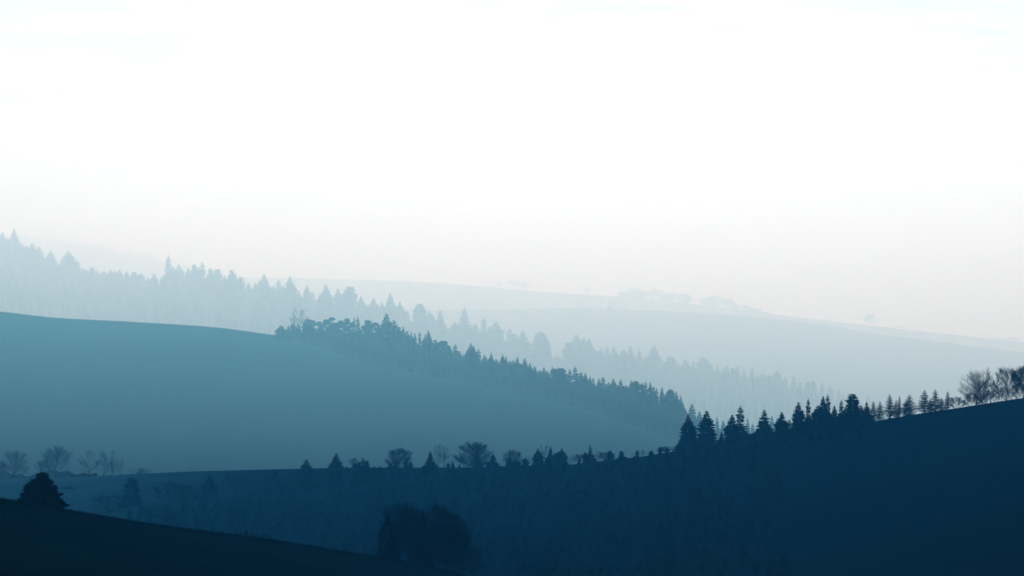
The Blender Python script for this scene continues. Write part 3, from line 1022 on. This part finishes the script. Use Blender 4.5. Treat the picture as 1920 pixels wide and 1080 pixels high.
forest('forest', 'pale hazy conifer forest sloping down behind the teal middle hill', H4, 2600, reg_far, (12, 22), 81, bare_share=.15, wr=(.4, .5))


def reg_ridge(r):
    u = r.uniform(-120, 520)
    return u, H7.cd(u) - abs(r.gauss(0, 160))


forest('forest', 'nearly white forest on the farthest ridge at the left', H7, 1300, reg_ridge, (9, 22), 82, bare_share=.3, wr=(.32, .45))

# ------------------------------------------------------------------ faint trees on the far ridges
GR = 'faint trees on the farthest right-hand ridge'
for u, v, wp, k, lab in [
    (915, 529, 14, 'bare3', 'faint small bush, left of the faint tree clump on the far ridge'),
    (935, 531, 18, 'bare1', 'faint low treetop at the left end of the clump on the far ridge'),
    (962, 526, 22, 'bare0', 'faint round tree in the middle of the clump on the far ridge'),
    (976, 527, 22, 'bare1', 'faint tree next to the middle one of the far ridge clump'),
    (988, 533, 16, 'bare3', 'faint lower tree at the right end of the far ridge clump'),
    (1102, 541, 16, 'bare0', 'barely visible lone tree on the far ridge left of the mast'),
    (765, 523, 10, 'bare3', 'tiny faint bush on the far ridge above the spaced-out spruces'),
    (1631, 590, 26, 'bare1', 'solitary faint round tree standing on the far ridge at right'),
    (1550, 598, 18, 'bare3', 'faint low bush on the far ridge left of the solitary round tree'),
    (1690, 612, 20, 'bare3', 'faint bush right of the solitary round tree'),
    (1712, 611, 26, 'bare0', 'faint wider tree at the right of the solitary round tree'),
    (1870, 631, 22, 'bare3', 'faint low bush on the far ridge near the right edge'),
    (1900, 633, 24, 'bare1', 'faint bush closest to the right edge on the far ridge'),
]:
    tree(H6, u, v, wp, k, lab, GR, dd=-6, parts=False)
for i in range(46):
    u = 1165 + i * 6.2
    rr = random.Random(400 + i)
    if 1292 < u < 1312:
        continue
    v = curve([(1165, 549), (1190, 542), (1240, 546), (1285, 552), (1310, 562), (1345, 554), (1380, 568), (1410, 578), (1450, 588)])(u) + rr.uniform(-3, 4)
    tree(H6, u, v, rr.uniform(12, 20), rr.choice(['bare1', 'bare3', 'pine2', 'spruce5', 'bare0']), 'faint tree in the long thin wood on the far ridge right of centre',
         'faint trees of the thin wood on the far ridge', dd=-rr.uniform(2, 60), parts=False)
tree(H5, 1143, 566, 12, 'spruce3', 'faint slim conifer alone at the left end of the nearer pale hill', dd=-30, parts=False)
for u, v, wp, k, lab in [(1168, 575, 14, 'bare3', 'faint low bush on the pale hill right of its lone conifer'),]:
    tree(H5, u, v, wp, k, lab, dd=-10, parts=False)

# radio mast: three legs with rungs and a thin top
mx_, my_, mz_ = H6.at(1206, H6.cd(1206) - 5)
mt = MB()
Hm = (556 - 482) / F * my_
for k in range(3):
    a = 2 * pi * k / 3
    mt.tube((1.9 * cos(a), 1.9 * sin(a), -1), (.5 * cos(a), .5 * sin(a), Hm * .82), .22, .16, 5)
n = 22
for i in range(n):
    t = i / n
    r0, r2 = 1.9 - 1.4 * t, 1.9 - 1.4 * (i + 1) / n
    for k in range(3):
        a, b = 2 * pi * k / 3, 2 * pi * (k + 1) / 3
        mt.tube((r0 * cos(a), r0 * sin(a), Hm * .82 * t), (r2 * cos(b), r2 * sin(b), Hm * .82 * (i + 1) / n), .1, .1, 3)
mast = bpy.data.objects.new('radio_mast', None)
COL.objects.link(mast)
mast.location = (mx_, my_, mz_)
mast['label'] = 'hair-thin pale mast rising from the wood on the far ridge'
mast['category'] = 'mast'
lo = bpy.data.objects.new('lattice_tower', mt.mesh('lattice_tower', M_STEEL))
an = MB()
an.tube((0, 0, Hm * .8), (0, 0, Hm), .3, .12, 6)
ao = bpy.data.objects.new('antenna', an.mesh('antenna', M_STEEL))
for o in (lo, ao):
    COL.objects.link(o)
    o.parent = mast

# ------------------------------------------------------------------ grass on the foreground crest
gb = MB()
rg_ = random.Random(9)
for i in range(26000):
    u = rg_.uniform(-60, 1000)
    dd = -abs(rg_.gauss(0, 16)) + 2
    d = H1.cd(u) + dd
    x, y, z = H1.at(u, d)
    big = rg_.random() < .02
    h = rg_.uniform(.12, .34) * (2.2 if big else 1)
    lx = rg_.uniform(-.12, .12)
    wv = .02 if not big else .03
    gb.tri((x - wv, y, z - .05), (x + wv, y, z - .05), (x + lx, y + rg_.uniform(-.1, .1), z + h))
for i in range(70):      # dead weed stalks along the crest
    u = rg_.choice([rg_.uniform(300, 720), rg_.gauss(465, 12), rg_.gauss(495, 8)])
    d = H1.cd(u) - rg_.uniform(0, 4)
    x, y, z = H1.at(u, d)
    h = rg_.uniform(.4, 1.0)
    lx = rg_.uniform(-.15, .15)
    gb.tube((x, y, z - .05), (x + lx, y, z + h), .018, .01)
    for q in range(7):
        t = rg_.uniform(.4, 1)
        gb.tri((x + lx * t, y, z + h * t), (x + lx * t + .02, y, z + h * t + .05), (x + lx * t + rg_.uniform(-.25, .25), y, z + h * t + rg_.uniform(0, .25)))
go = bpy.data.objects.new('grass', gb.mesh('grass', M_GRASS))
COL.objects.link(go)
go['kind'] = 'stuff'
go["label"] = 'rough grass and dead weed stalks along the near dark slope'
